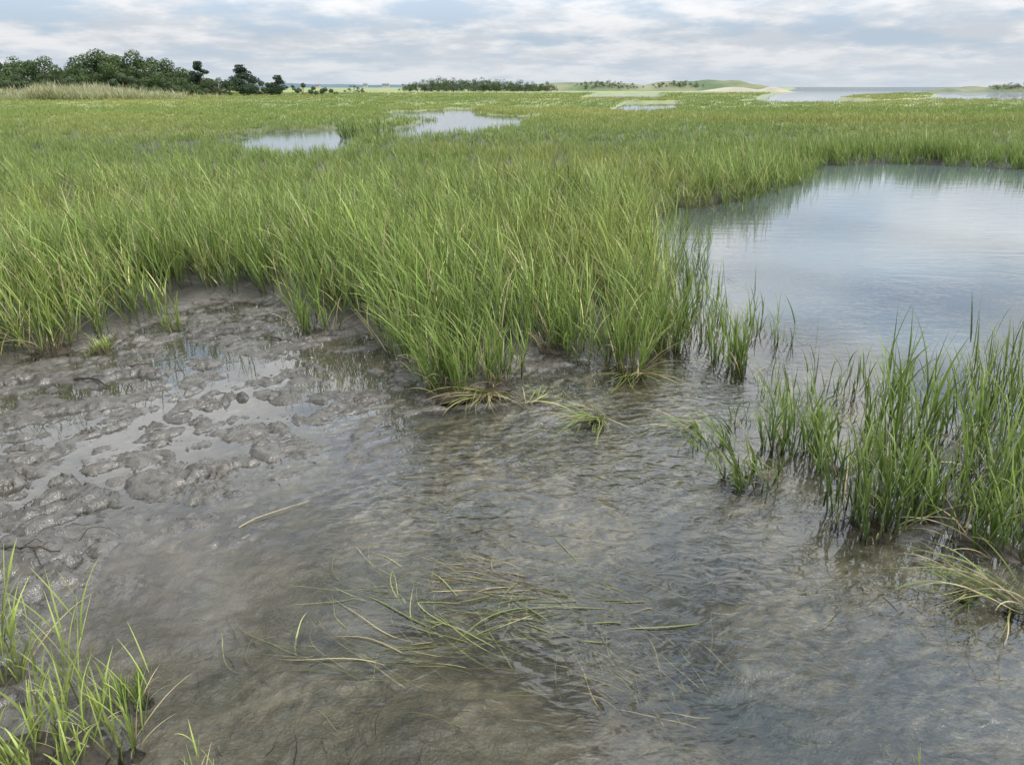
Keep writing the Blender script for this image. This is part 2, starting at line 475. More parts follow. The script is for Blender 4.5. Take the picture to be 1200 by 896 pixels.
def variants(collname, nvar, mat, **kw):
    c = bpy.data.collections.new(collname)
    for i in range(nvar):
        rng = np.random.default_rng(100 + i + len(collname) * 13)
        V, F, T, S = merge(shoots(rng, **kw))
        me = mesh_np('tuft', V, F, {'tip': T, 'shade': S}); me.materials.append(mat)
        o = bpy.data.objects.new('tuft_%s_%02d' % (collname, i), me)
        c.objects.link(o)
    return c

def scatter(name, pts, rot, scl, idx, coll):
    me = bpy.data.meshes.new(name)
    n = len(pts)
    me.vertices.add(n); me.vertices.foreach_set('co', np.asarray(pts, np.float32).ravel())
    for nm, d in (('rot', rot), ('scl', scl)):
        a = me.attributes.new(nm, 'FLOAT_VECTOR', 'POINT'); a.data.foreach_set('vector', np.asarray(d, np.float32).ravel())
    a = me.attributes.new('idx', 'INT', 'POINT'); a.data.foreach_set('value', np.asarray(idx, np.int32))
    o = bpy.data.objects.new(name, me); COL.objects.link(o)
    ng = bpy.data.node_groups.new(name + '_nodes', 'GeometryNodeTree')
    ng.interface.new_socket('Geometry', in_out='INPUT', socket_type='NodeSocketGeometry')
    ng.interface.new_socket('Geometry', in_out='OUTPUT', socket_type='NodeSocketGeometry')
    gi = ng.nodes.new('NodeGroupInput'); go = ng.nodes.new('NodeGroupOutput')
    ci = ng.nodes.new('GeometryNodeCollectionInfo'); ci.inputs['Collection'].default_value = coll
    ci.inputs['Separate Children'].default_value = True; ci.inputs['Reset Children'].default_value = True
    ip = ng.nodes.new('GeometryNodeInstanceOnPoints'); ip.inputs['Pick Instance'].default_value = True
    def na(nm, t):
        q = ng.nodes.new('GeometryNodeInputNamedAttribute'); q.data_type = t; q.inputs['Name'].default_value = nm
        return q.outputs['Attribute']
    L = ng.links.new
    L(gi.outputs[0], ip.inputs['Points']); L(ci.outputs[0], ip.inputs['Instance'])
    L(na('idx', 'INT'), ip.inputs['Instance Index']); L(na('rot', 'FLOAT_VECTOR'), ip.inputs['Rotation']); L(na('scl', 'FLOAT_VECTOR'), ip.inputs['Scale'])
    L(ip.outputs[0], go.inputs[0])
    md = o.modifiers.new('scatter', 'NODES'); md.node_group = ng
    return o

def placements(bands, seed, wind=(-.95, .15), tilt=.16, hfun=None, hvar=.22):
    rng = np.random.default_rng(seed)
    PP, SS, RR = [], [], []
    for y0, y1, dens, sxy, sz, edge in bands:
        hw = lambda y: 0.74 * y + 2.5
        A = (y1 - y0) * 2 * hw(y1)
        n = int(A * dens)
        x = rng.uniform(-hw(y1), hw(y1), n); y = rng.uniform(y0, y1, n)
        k = np.abs(x) < hw(y); x, y = x[k], y[k]
        h, sd = height(x, y)
        k = (sd > edge + .05 * perlin(x * 3, y * 3)) & ((h > -.05) | (y > 9))
        x, y, h, sd = x[k], y[k], np.maximum(h[k], -.06), sd[k]
        n = len(x)
        v = (1 + hvar * perlin(x * .35, y * .35) + hvar * 1.2 * perlin(x * 1.7, y * 1.7) + rng.normal(0, .13, n)) * (.84 + .16 * sstep(0, .4, sd))
        if hfun is not None: v = v * hfun(x, y, sd)
        rz = rng.random(n) * 2 * np.pi
        tl = tilt * rng.uniform(.2, 1.6, n)
        wa = math.atan2(wind[1], wind[0]) + rng.normal(0, .7, n)
        lx = np.cos(wa - rz); ly = np.sin(wa - rz)
        RR.append(np.stack([-ly * tl, lx * tl, rz], -1))
        PP.append(np.stack([x, y, h], -1))
        SS.append(np.stack([np.full(n, sxy) * v ** .5, np.full(n, sxy) * v ** .5, sz * v], -1))
    Pp, Rr, Ss = np.concatenate(PP), np.concatenate(RR), np.concatenate(SS)
    return Pp, Rr, Ss, rng.integers(0, 10, len(Pp))

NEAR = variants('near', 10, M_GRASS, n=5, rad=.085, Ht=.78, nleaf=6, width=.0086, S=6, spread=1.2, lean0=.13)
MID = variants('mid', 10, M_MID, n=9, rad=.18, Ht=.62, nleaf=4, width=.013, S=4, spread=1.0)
FARC = variants('far', 10, M_MEADOW, n=16, rad=.45, Ht=.5, nleaf=4, width=.026, S=3, lean0=.15)
REEDC = variants('reed', 10, M_REED, n=18, rad=1.1, Ht=2.0, nleaf=3, width=.06, S=3)

def hnear(x, y, sd):
    # the marsh grows tall on the creek bank and short behind it
    return .58 + .46 * np.exp(-np.clip(sd, 0, 50) / 2.6) + .15 * perlin(x * .2 + 5, y * .2)

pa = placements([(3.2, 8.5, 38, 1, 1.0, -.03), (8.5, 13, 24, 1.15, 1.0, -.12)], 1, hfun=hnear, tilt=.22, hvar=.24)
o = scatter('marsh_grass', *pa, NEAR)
tag(o, 'dense tall green cordgrass covering the marsh along the creek bank', 'grass', kind='stuff')

def hmid(x, y, sd):
    tall = np.exp(-np.clip(sd, 0, 50) / 2.0) * ((x > 3) & (y < 26))
    return .50 + .5 * tall + .12 * perlin(x * .2 + 5, y * .2)
pb = placements([(13, 20, 15, 1, 1.0, -.12), (20, 34, 7, 1.25, .95, -.1)], 2, hfun=hmid)
o = scatter('meadow_grass', *pb, MID)
tag(o, 'shorter yellow green marsh grass in the middle distance around the winding creek', 'grass', kind='stuff')

def hfar(x, y, sd):
    return .62 + .3 * ((x > 8) & (y < 40)) + .12 * perlin(x * .1 + 5, y * .1)
pc = placements([(34, 60, 2.4, 1.1, .9, -.1), (60, 110, .8, 1.6, .8, .5), (110, 170, .24, 2.8, .9, 1.)], 3, hfun=hfar, hvar=.10)
o = scatter('distant_meadow_grass', *pc, FARC)
tag(o, 'flat olive and yellow grass of the far marsh below the horizon', 'grass', kind='stuff')

rr = np.random.default_rng(5)
nR = 520
pxs = np.concatenate([rr.normal(110, 52, nR // 2), rr.uniform(-60, 150, nR - nR // 2)]); Yr = rr.uniform(88, 114, nR)
rx = np.array([atY(a, 105, b)[0] for a, b in zip(pxs, Yr)])
rpts = np.stack([rx, Yr, np.full(nR, .2)], -1)
hh = (.62 + .6 * perlin(rx * .22, Yr * .1) + .35 * rr.random(nR)) * (.55 + .45 * np.exp(-((pxs - 90) / 90) ** 2))
o = scatter('reeds', rpts, np.stack([rr.normal(0, .08, nR), rr.normal(0, .08, nR), rr.random(nR) * 6.28], -1),
            np.stack([np.ones(nR), np.ones(nR), hh], -1), rr.integers(0, 10, nR), REEDC)
tag(o, 'pale tan reed bed in front of the trees at far left', 'reeds', kind='stuff')

# ---------------------------------------------------------------- individual clumps
def mound(rad, hgt, seed, parent):
    nr, na_ = 7, 22
    V = []
    for i in range(nr + 1):
        u = i / nr
        for j in range(na_):
            a = 2 * math.pi * j / na_
            V.append((math.cos(a), math.sin(a), u))
    V = np.array(V); off = seed * 3.7
    rr_ = rad * V[:, 2] * (1 + .5 * perlin(V[:, 0] * 1.6 + off, V[:, 1] * 1.6))
    z = hgt * (1 - V[:, 2] ** 2) + .35 * hgt * perlin(V[:, 0] * V[:, 2] * 4 + off, V[:, 1] * V[:, 2] * 4) - .02 * V[:, 2] ** 2 - .004
    VV = np.stack([V[:, 0] * rr_, V[:, 1] * rr_, z], -1)
    i = (np.arange(nr) * na_)[:, None]; j = np.arange(na_)[None, :]; j2 = (j + 1) % na_
    F = np.stack([i + j, i + na_ + j, i + na_ + j2, i + j2], -1).reshape(-1, 4)
    return link('root_mound', mesh_np('root_mound', VV, F), M_ROOT, parent)

_seed = [500]
def clump(px, py, Ht, rad, n, label, group=None, wind=(-.12, .02), mat=None, dry=.12, spread=1.0, nleaf=6, width=.0088, lean0=.1, name='grass_clump', cat='grass clump'):
    _seed[0] += 1; sd_ = _seed[0]
    x, y = at(px, py)
    z = max(H1(x, y), -.10)
    Ht = Ht - min(z, 0)
    root = empty(name, (x, y, z))
    tag(root, label, cat, group)
    rng = np.random.default_rng(sd_)
    m = mat or M_CLUMP
    st, lf = shoots(rng, n, rad, Ht, nleaf, width, spread, lean0, wind)
    V, F, T, S = lf
    link('leaves', mesh_np('leaves', V, F, {'tip': T, 'shade': S * .93}), m, root)
    V, F, T, S = st
    if n <= 7:
        for i in range(n):
            q = slice(i * 8, i * 8 + 8)
            link('stem', mesh_np('stem', V[q], F[:3], {'tip': T[q], 'shade': S[q] * .93}), m, root)
    else:
        link('stems', mesh_np('stems', V, F, {'tip': T, 'shade': S * .93}), m, root)
    nd = max(9, int(n * dry * 3))
    r = rad * np.sqrt(rng.random(nd)); a = rng.random(nd) * 6.28
    b = blades(np.stack([r * np.cos(a), r * np.sin(a), np.zeros(nd)], -1), a + rng.normal(0, .5, nd), Ht * rng.uniform(.25, .7, nd), rng.uniform(.2, .9, nd), rng.uniform(.4, 1.2, nd), width * rng.uniform(.4, .8, nd), rng.random(nd), S=7, rng=rng)
    link('dry_leaves', mesh_np('dry_leaves', b[0], b[1], {'tip': b[2], 'shade': b[3]}), M_STRAW, root)
    mound(rad * 1.05 + .01, .015 + .06 * rad, sd_, root)
    return root

# right-hand stand of clumps
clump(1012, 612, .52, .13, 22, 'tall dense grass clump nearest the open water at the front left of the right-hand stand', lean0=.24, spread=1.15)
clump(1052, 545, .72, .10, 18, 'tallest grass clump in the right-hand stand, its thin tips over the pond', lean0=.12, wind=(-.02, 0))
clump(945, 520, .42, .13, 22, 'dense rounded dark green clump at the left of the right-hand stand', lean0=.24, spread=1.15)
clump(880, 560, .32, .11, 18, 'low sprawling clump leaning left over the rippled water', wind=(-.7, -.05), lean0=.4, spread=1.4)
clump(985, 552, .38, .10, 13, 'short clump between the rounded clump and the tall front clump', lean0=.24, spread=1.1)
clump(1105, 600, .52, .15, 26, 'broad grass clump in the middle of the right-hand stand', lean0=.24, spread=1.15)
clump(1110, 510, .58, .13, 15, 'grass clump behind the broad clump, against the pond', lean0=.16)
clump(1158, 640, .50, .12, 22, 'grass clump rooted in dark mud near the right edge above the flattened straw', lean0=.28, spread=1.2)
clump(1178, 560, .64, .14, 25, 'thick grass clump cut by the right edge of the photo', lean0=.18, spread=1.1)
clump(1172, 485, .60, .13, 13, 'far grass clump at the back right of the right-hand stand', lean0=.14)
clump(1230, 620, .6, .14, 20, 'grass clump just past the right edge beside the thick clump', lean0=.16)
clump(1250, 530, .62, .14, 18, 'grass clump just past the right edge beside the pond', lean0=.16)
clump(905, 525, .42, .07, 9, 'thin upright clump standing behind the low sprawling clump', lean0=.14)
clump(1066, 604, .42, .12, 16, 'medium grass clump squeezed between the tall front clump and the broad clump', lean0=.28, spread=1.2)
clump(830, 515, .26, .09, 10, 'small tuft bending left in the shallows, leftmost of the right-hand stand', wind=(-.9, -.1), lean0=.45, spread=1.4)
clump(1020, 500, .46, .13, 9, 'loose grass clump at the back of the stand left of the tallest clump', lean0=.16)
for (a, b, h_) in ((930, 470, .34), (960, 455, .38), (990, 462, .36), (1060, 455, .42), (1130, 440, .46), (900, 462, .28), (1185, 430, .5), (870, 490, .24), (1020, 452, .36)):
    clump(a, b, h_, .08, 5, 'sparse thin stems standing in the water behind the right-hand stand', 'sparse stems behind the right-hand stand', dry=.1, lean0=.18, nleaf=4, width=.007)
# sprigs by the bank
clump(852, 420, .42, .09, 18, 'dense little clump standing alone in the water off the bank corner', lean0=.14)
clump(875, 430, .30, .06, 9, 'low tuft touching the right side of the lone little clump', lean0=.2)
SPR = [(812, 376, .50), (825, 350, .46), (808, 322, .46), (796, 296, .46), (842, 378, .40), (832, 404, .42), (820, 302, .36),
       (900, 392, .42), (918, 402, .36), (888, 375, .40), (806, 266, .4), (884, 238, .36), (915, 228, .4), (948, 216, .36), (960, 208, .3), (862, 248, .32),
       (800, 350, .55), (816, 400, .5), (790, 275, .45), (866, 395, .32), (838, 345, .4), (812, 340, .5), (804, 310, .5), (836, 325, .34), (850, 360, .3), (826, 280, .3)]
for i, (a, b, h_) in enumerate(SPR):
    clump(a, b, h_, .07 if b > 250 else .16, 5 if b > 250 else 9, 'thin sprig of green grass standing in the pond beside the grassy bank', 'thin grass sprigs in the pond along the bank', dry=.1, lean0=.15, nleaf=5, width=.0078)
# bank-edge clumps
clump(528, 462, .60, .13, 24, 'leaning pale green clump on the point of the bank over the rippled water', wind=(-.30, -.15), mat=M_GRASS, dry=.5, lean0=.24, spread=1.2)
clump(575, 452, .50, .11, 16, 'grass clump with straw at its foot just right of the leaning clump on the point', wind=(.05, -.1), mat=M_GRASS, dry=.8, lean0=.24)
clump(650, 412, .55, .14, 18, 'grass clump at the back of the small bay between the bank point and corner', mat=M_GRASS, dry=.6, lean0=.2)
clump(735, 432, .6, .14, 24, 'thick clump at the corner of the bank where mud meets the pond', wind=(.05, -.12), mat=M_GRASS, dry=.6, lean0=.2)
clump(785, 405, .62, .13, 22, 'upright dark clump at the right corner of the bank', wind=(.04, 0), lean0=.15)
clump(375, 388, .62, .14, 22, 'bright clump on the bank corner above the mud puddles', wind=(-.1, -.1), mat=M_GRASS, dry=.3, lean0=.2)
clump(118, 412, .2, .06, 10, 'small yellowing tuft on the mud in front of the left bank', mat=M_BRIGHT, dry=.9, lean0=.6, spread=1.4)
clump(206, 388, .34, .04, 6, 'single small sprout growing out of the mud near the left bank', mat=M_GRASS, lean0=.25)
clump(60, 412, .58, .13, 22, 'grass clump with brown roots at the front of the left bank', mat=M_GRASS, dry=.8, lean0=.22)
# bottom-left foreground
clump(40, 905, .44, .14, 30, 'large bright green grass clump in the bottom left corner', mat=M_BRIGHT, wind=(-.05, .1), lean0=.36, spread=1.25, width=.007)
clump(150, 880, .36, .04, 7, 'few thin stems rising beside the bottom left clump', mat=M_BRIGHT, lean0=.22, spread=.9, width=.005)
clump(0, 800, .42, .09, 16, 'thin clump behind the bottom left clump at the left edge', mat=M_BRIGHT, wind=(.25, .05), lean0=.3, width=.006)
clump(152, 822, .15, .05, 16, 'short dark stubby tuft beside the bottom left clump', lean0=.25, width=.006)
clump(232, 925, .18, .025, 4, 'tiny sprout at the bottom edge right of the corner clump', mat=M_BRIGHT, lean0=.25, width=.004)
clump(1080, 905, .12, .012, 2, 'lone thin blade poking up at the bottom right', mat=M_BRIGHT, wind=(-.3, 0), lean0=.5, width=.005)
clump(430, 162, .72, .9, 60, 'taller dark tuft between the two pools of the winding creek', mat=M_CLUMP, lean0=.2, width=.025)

# flattened tufts: leaves bent over and lying on the water
def flat_tuft(px, py, L, n, az0, spr, label, rise=.05, mats=(M_BRIGHT, M_STRAW), name='flattened_grass_tuft', z0=None, width=.006, cat='grass tuft'):
    _seed[0] += 1; rng = np.random.default_rng(_seed[0])
    x, y = at(px, py); z = (max(H1(x, y), 0) if z0 is None else z0)
    root = empty(name, (x, y, z)); tag(root, label, cat)
    for nm, m, k in (('green_leaves', mats[0], n), ('dry_leaves', mats[1], max(9, n // 2))):
        r = .07 * rng.random(k); a = rng.random(k) * 6.28
        az = az0 + rng.normal(0, spr, k)
        b = blades(np.stack([r * np.cos(a), r * np.sin(a), np.zeros(k)], -1), az, L * rng.uniform(.4, 1.2, k), rng.uniform(.6, 1.3, k), rng.uniform(.6, 1.2, k), width * rng.uniform(.5, 1.1, k), rng.random(k), S=10, wavy=.07, rng=rng)
        V = b[0]; V[:, 2] = np.where(V[:, 2] < .004 , .004 + .004 * rng.random(len(V)), V[:, 2] * rise / .05 * .8)
        link(nm, mesh_np(nm, V, b[1], {'tip': b[2], 'shade': b[3] * .9}), m, root)
    mound(.04, .006, _seed[0], root)
    return root
flat_tuft(698, 490, .34, 46, -2.5, .9, 'pale tuft flattened on the rippled water in mid creek', rise=.04, width=.007)
flat_tuft(628, 470, .24, 16, .6, .9, 'wisps of bent straw between the bank point and the mid creek tuft', rise=.03)
flat_tuft(570, 462, .42, 44, -1.9, .8, 'straw coloured leaves hanging from the bank point onto the mud', mats=(M_STRAW, M_BRIGHT), rise=.03)
flat_tuft(1195, 715, .40, 26, 2.8, .8, 'bright bent-over tuft lying on the water at the right edge', rise=.06)
flat_tuft(1130, 690, .26, 14, 3.4, 1.0, 'loose bent blades lying in dark shallows left of the bright bent-over tuft', mats=(M_CLUMP, M_STRAW), rise=.05)
flat_tuft(745, 438, .36, 34, -1.4, .9, 'bent leaves drooping onto the water at the bank corner', rise=.035)
flat_tuft(812, 500, .30, 18, 3.5, .6, 'dark thin leaves trailing on the water left of the small tuft', mats=(M_CLUMP, M_STRAW), rise=.04)

# submerged strands
def strands(px, py, L, n, az0, spr, label, mat, zz=.001, rad=.07, width=.006, name='submerged_grass'):
    _seed[0] += 1; rng = np.random.default_rng(_seed[0])
    x, y = at(px, py)
    S = 14; t = np.linspace(0, 1, S + 1)
    az = az0 + rng.normal(0, spr, n); cu = rng.normal(0, .45, n)
    A = az[:, None] + cu[:, None] * t[None, :] + .2 * np.sin(t[None, :] * 6 + rng.random((n, 1)) * 6)
    ds = (L * rng.uniform(.4, 1.1, n) / S)[:, None]
    r = rad * rng.normal(0, 1, (n, 2))
    cx = r[:, :1] * 1.8 + np.cumsum(np.cos(A) * ds, 1); cy = r[:, 1:] * .8 + np.cumsum(np.sin(A) * ds, 1)
    cz = -rng.uniform(0, .016, (n, 1)) + .006 * np.sin(t[None, :] * 5 + rng.random((n, 1)) * 6)
    w = (width * rng.uniform(.4, 1.1, n))[:, None] * np.clip(1 - t ** 2, .08, 1)[None, :] / 2
    nx, ny = -np.sin(A), np.cos(A)
    Aa = np.stack([cx - nx * w, cy - ny * w, cz], -1); B = np.stack([cx + nx * w, cy + ny * w, cz + .001], -1)
    V = np.stack([Aa, B], 2).reshape(-1, 3)
    k = (np.arange(n) * (S + 1) * 2)[:, None] + (np.arange(S) * 2)[None, :]
    F = np.stack([k, k + 1, k + 3, k + 2], -1).reshape(-1, 4)
    o = link(name, mesh_np(name, V, F, {'tip': np.repeat(np.tile(t, n), 2), 'shade': np.repeat(rng.random(n), (S + 1) * 2)}), mat)
    o.location = (x, y, zz)
    return tag(o, label, 'water weed')
strands(600, 675, .36, 44, 3.0, .28, 'brown submerged strands streaming left in the middle of the creek', M_SUBB, rad=.06, zz=.001)
strands(710, 712, .60, 64, 3.08, .22, 'olive green submerged strands below the brown ones', M_SUB, rad=.09, zz=.001, width=.006)
strands(540, 765, .50, 64, 2.85, .35, 'bright submerged blades fanned to the left, left of the olive strands', M_SUB, rad=.10, zz=.001, width=.006)
strands(500, 700, .38, 36, 2.5, .38, 'few fine submerged blades behind the fanned ones', M_SUB, rad=.10, width=.005, zz=.001)
strands(755, 805, .28, 50, 2.5, .6, 'brown green weed patch under water at the dark channel edge', M_SUBB, zz=-.008, rad=.09, width=.005)
strands(700, 775, .38, 50, 2.9, .5, 'dull green strands under water below the olive strands', M_SUB, zz=-.005, rad=.12, width=.005)
strands(600, 690, .32, 28, 3.6, .45, 'yellowish strands crossing the brown ones at their left end', M_SUB, width=.005, zz=.001)
strands(430, 760, .30, 26, 2.9, .5, 'scattered faint blades under water at the far left of the weed', M_SUB, zz=-.002, rad=.12, width=.004)
strands(270, 770, .16, 30, 2.9, .9, 'dark drowned strands on the bottom near the left clump', M_DARK, zz=-.008, width=.003, rad=.1)
strands(420, 870, .14, 30, 1.9, 1.0, 'dark drowned strands on the bottom at lower left centre', M_DARK, zz=-.012, width=.003, rad=.1)
strands(900, 600, .16, 26, 3.6, .8, 'dark trailing strands in front of the low sprawling clump', M_DARK, zz=.002, width=.004)
strands(1120, 705, .26, 50, 3.4, .9, 'dark tangled strands in front of the right-hand stand', M_DARK, zz=.005, width=.004, rad=.11)

# twigs and stalks
def tube(pts, r0, r1, k=6):
    V, F = [], []
    n = len(pts)
    for i, p in enumerate(pts):
        a = np.array(pts[min(i + 1, n - 1)]) - np.array(pts[max(i - 1, 0)]); a = a / (np.linalg.norm(a) + 1e-9)
        u = np.cross(a, (0.1, 0, 1)); u /= np.linalg.norm(u) + 1e-9; v = np.cross(a, u)
        r = r0 + (r1 - r0) * i / (n - 1)
        for j in range(k):
            th = 2 * math.pi * j / k
            V.append(np.array(p) + r * (math.cos(th) * u + math.sin(th) * v))
    for i in range(n - 1):
        for j in range(k):
            F.append((i * k + j, i * k + (j + 1) % k, (i + 1) * k + (j + 1) % k, (i + 1) * k + j))
    return np.array(V), np.array(F)

def twig(px, py, L, az, r, label, mat=M_TWIG, fork=True, lift=.01, group=None):
    _seed[0] += 1; rng = np.random.default_rng(_seed[0])
    x, y = at(px, py); off = 0
    def path(x0, y0, az, L, n=9):
        pts = []; cx, cy, a = x0, y0, az
        for i in range(n):
            pts.append((cx - x, cy - y, max(H1(cx, cy), 0) + r + lift * math.sin(i / (n - 1) * 3.14) + rng.normal(0, .001)))
            a += rng.normal(0, .14); cx += math.cos(a) * L / n; cy += math.sin(a) * L / n
        return pts
    p0 = path(x, y, az, L); V, F = tube(p0, r, r * .35); Vs, Fs = [V], [F]; off = len(V)
    if fork:
        for i, s in ((3, .6), (5, -.7)):
            q = path(p0[i][0] + x, p0[i][1] + y, az + s, L * .35, 5); V, F = tube(q, r * .5, r * .2); Vs.append(V); Fs.append(F + off); off += len(V)
    me = mesh_np('twig', np.concatenate(Vs), np.concatenate(Fs), {'tip': np.full(off, .6), 'shade': np.full(off, .4)})
    o = link('twig', me, mat); o.location = (x, y, 0)
    return tag(o, label, 'twig', group)
twig(88, 448, .30, -.1, .009, 'dark wet driftwood stick lying on the mud near the left bank')
twig(150, 432, .16, .3, .006, 'short dark stick beside the puddles near the left bank', fork=False)
twig(330, 398, .22, 2.9, .005, 'thin dark stick lying across the mud below the bank bay')
twig(280, 618, .34, .75, .0022, 'pale straw stalk lying across the water edge of the mud', M_STRAW, False)
twig(262, 580, .10, -.2, .002, 'tiny dark forked twig on the mud edge')
twig(95, 640, .16, .9, .002, 'thin dark stalk sticking up from the mud at lower left', lift=.05, fork=False)
twig(30, 600, .12, 2., .003, 'small dark stick at the left edge of the mud flat')
twig(5, 655, .25, -.05, .006, 'dark rooty stick on the muddy bank at the left edge')
twig(1070, 660, .22, -.3, .003, 'dark bare stalk in the shallow water before the right-hand stand')
twig(960, 580, .18, .2, .003, 'dark bent stalk lying between the clumps of the right-hand stand')

lr = np.random.default_rng(77)
for i in range(26):
    px, py = lr.uniform(0, 420), lr.uniform(420, 640)
    if py > 640 - (px - 100) * .3: continue
    twig(px, py, lr.uniform(.02, .06), lr.uniform(0, 6.28), .0018, 'tiny dark fragment of dead stem on the grey mud flat', fork=False, lift=.002, group='dead stem fragments scattered on the mud')

# ---------------------------------------------------------------- trees
def tree(px, top, wpx, Yd, kind, label, group=None, base=.3, nleaf=6500):
    _seed[0] += 1; rng = np.random.default_rng(_seed[0])
    x, _, zt = atY(px, top, Yd)
    W = wpx / FPX * Yd * 1.05; Hh = zt - base
    name = {'pine': 'pine_tree', 'round': 'broadleaf_tree', 'shrub': 'shrub'}[kind]
    root = empty(name, (x, Yd, base)); tag(root, label, {'pine': 'tree', 'round': 'tree', 'shrub': 'shrub'}[kind], group)
    V, F = tube([(0, 0, -.2), (.05 * W * rng.normal(), 0, Hh * .4), (.03 * W * rng.normal(), 0, Hh * .8)], .03 * Hh + .04, .02)
    Vs, Fs, off = [V], [F], len(V)
    lobes = []
    if kind == 'pine':
        nl = 18
        for i in range(nl):
            u = .22 + .74 * i / nl
            r = W / 2 * (1.1 - u) * 1.5 * rng.uniform(.4, 1.0)
            a = rng.random() * 6.28
            lobes.append((r * math.cos(a) * .8, r * math.sin(a) * .8, Hh * u, max(.4, W * .19 * (1.3 - u)), .55))
        lobes.append((0, 0, Hh * .93, .08 * W + .25, 1.0))
    else:
        nl = 34 if kind == 'round' else 14
        for i in range(nl):
            a = rng.random() * 6.28; q = math.sqrt(rng.random()) * .95
            dome = math.sqrt(max(0, 1 - q ** 2.6))
            lr_ = Hh * rng.uniform(.13, .22)
            u = (rng.uniform(.05, 1) ** .6) * dome * (1 - lr_ / Hh)
            lobes.append((W / 2 * q * math.cos(a), W / 2 * q * math.sin(a), Hh * max(u, .12), lr_, .8))
        lobes.append((0, 0, Hh * .82, Hh * .2, .9))
    for lx, ly, lz, lr_, fl in lobes[::2]:
        V, F = tube([(0, 0, lz * .45), (lx * .5, ly * .5, lz * .75), (lx * .9, ly * .9, lz)], .012 * Hh + .02, .02, 5)
        Vs.append(V); Fs.append(F + off); off += len(V)
    link('trunk', mesh_np('trunk', np.concatenate(Vs), np.concatenate(Fs)), M_BARK, root)
    lob = np.array(lobes); wts = lob[:, 3] ** 2; wts /= wts.sum()
    pick = rng.choice(len(lob), nleaf, p=wts)
    d = rng.normal(0, 1, (nleaf, 3)); d /= np.linalg.norm(d, axis=1)[:, None]
    R = lob[pick, 3] * (.55 + .6 * rng.random(nleaf) ** .6)
    C = lob[pick, :3] + d * R[:, None] * np.stack([np.ones(nleaf), np.ones(nleaf), lob[pick, 4]], -1)
    C[:, 2] = np.clip(C[:, 2], .1, Hh * 1.02)
    s = (.06 + .014 * Hh) * rng.uniform(.6, 1.4, nleaf)
    nrm = d * 1.6 + rng.normal(0, .5, (nleaf, 3)); nrm /= np.linalg.norm(nrm, axis=1)[:, None]
    u = np.cross(nrm, rng.normal(0, 1, (nleaf, 3))); u /= np.linalg.norm(u, axis=1)[:, None]; v = np.cross(nrm, u)
    V = np.stack([C - u * s[:, None], C - v * s[:, None] * .7, C + u * s[:, None], C + v * s[:, None] * .7], 1).reshape(-1, 3)
    F = np.arange(nleaf * 4).reshape(-1, 4)
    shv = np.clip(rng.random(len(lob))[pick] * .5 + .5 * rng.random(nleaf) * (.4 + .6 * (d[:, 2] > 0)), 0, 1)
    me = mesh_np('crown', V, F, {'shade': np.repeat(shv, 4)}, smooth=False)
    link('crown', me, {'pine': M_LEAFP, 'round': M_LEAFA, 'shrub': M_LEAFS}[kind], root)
    return root
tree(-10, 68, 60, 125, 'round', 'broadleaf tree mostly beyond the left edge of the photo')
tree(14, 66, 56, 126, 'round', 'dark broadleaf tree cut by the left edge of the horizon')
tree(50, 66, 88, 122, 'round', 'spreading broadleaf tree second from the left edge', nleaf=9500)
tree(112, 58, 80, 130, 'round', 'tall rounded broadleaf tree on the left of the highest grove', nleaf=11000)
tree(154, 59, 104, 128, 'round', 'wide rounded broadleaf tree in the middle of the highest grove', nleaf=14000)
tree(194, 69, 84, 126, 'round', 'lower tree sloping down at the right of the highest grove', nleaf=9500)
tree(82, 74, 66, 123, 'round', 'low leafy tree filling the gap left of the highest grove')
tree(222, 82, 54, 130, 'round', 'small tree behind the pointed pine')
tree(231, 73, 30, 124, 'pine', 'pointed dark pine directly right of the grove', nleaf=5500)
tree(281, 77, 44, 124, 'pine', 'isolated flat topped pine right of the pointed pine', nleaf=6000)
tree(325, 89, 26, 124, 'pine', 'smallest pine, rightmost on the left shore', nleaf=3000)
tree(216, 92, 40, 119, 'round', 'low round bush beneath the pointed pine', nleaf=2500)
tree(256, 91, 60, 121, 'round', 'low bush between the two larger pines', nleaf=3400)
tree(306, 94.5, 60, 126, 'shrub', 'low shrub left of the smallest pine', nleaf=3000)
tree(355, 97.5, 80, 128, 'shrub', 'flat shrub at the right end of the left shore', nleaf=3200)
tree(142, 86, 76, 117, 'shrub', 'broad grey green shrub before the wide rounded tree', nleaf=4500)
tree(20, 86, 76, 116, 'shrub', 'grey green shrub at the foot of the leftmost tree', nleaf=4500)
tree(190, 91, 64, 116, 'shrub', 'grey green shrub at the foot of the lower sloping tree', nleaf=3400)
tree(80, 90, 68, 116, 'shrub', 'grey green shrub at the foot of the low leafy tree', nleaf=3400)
tree(415, 99.5, 22, 190, 'shrub', 'small isolated shrub on the flat marsh between the two woods', nleaf=900)
tr_ = np.random.default_rng(9)
for px in np.arange(480, 642, 8.5):
    top = 88.5 + 5 * tr_.random() + (6 if px > 610 else 0) + (4 if px < 490 else 0) + (3 if 575 < px < 600 else 0)
    tree(px, top, 22 + 14 * tr_.random(), 235 + tr_.uniform(-12, 12), 'round', 'dark scrubby tree in the distant row left of the dunes', 'row of dark scrubby trees on the far marsh edge', nleaf=1600)
for px, tp in ((686, 95), (700, 93.5), (714, 93.5), (728, 95), (742, 97)):
    tree(px, tp, 26, 282, 'shrub', 'dark shrub on the crest of the low left dune', 'shrubs on the low left dune', base=.9, nleaf=900)
for px, tp in ((776, 96), (790, 94), (804, 93.5), (816, 95)):
    tree(px, tp, 22, 282, 'shrub', 'dark shrub on the left shoulder of the tallest dune', 'shrubs on the tallest dune', base=1.0, nleaf=900)
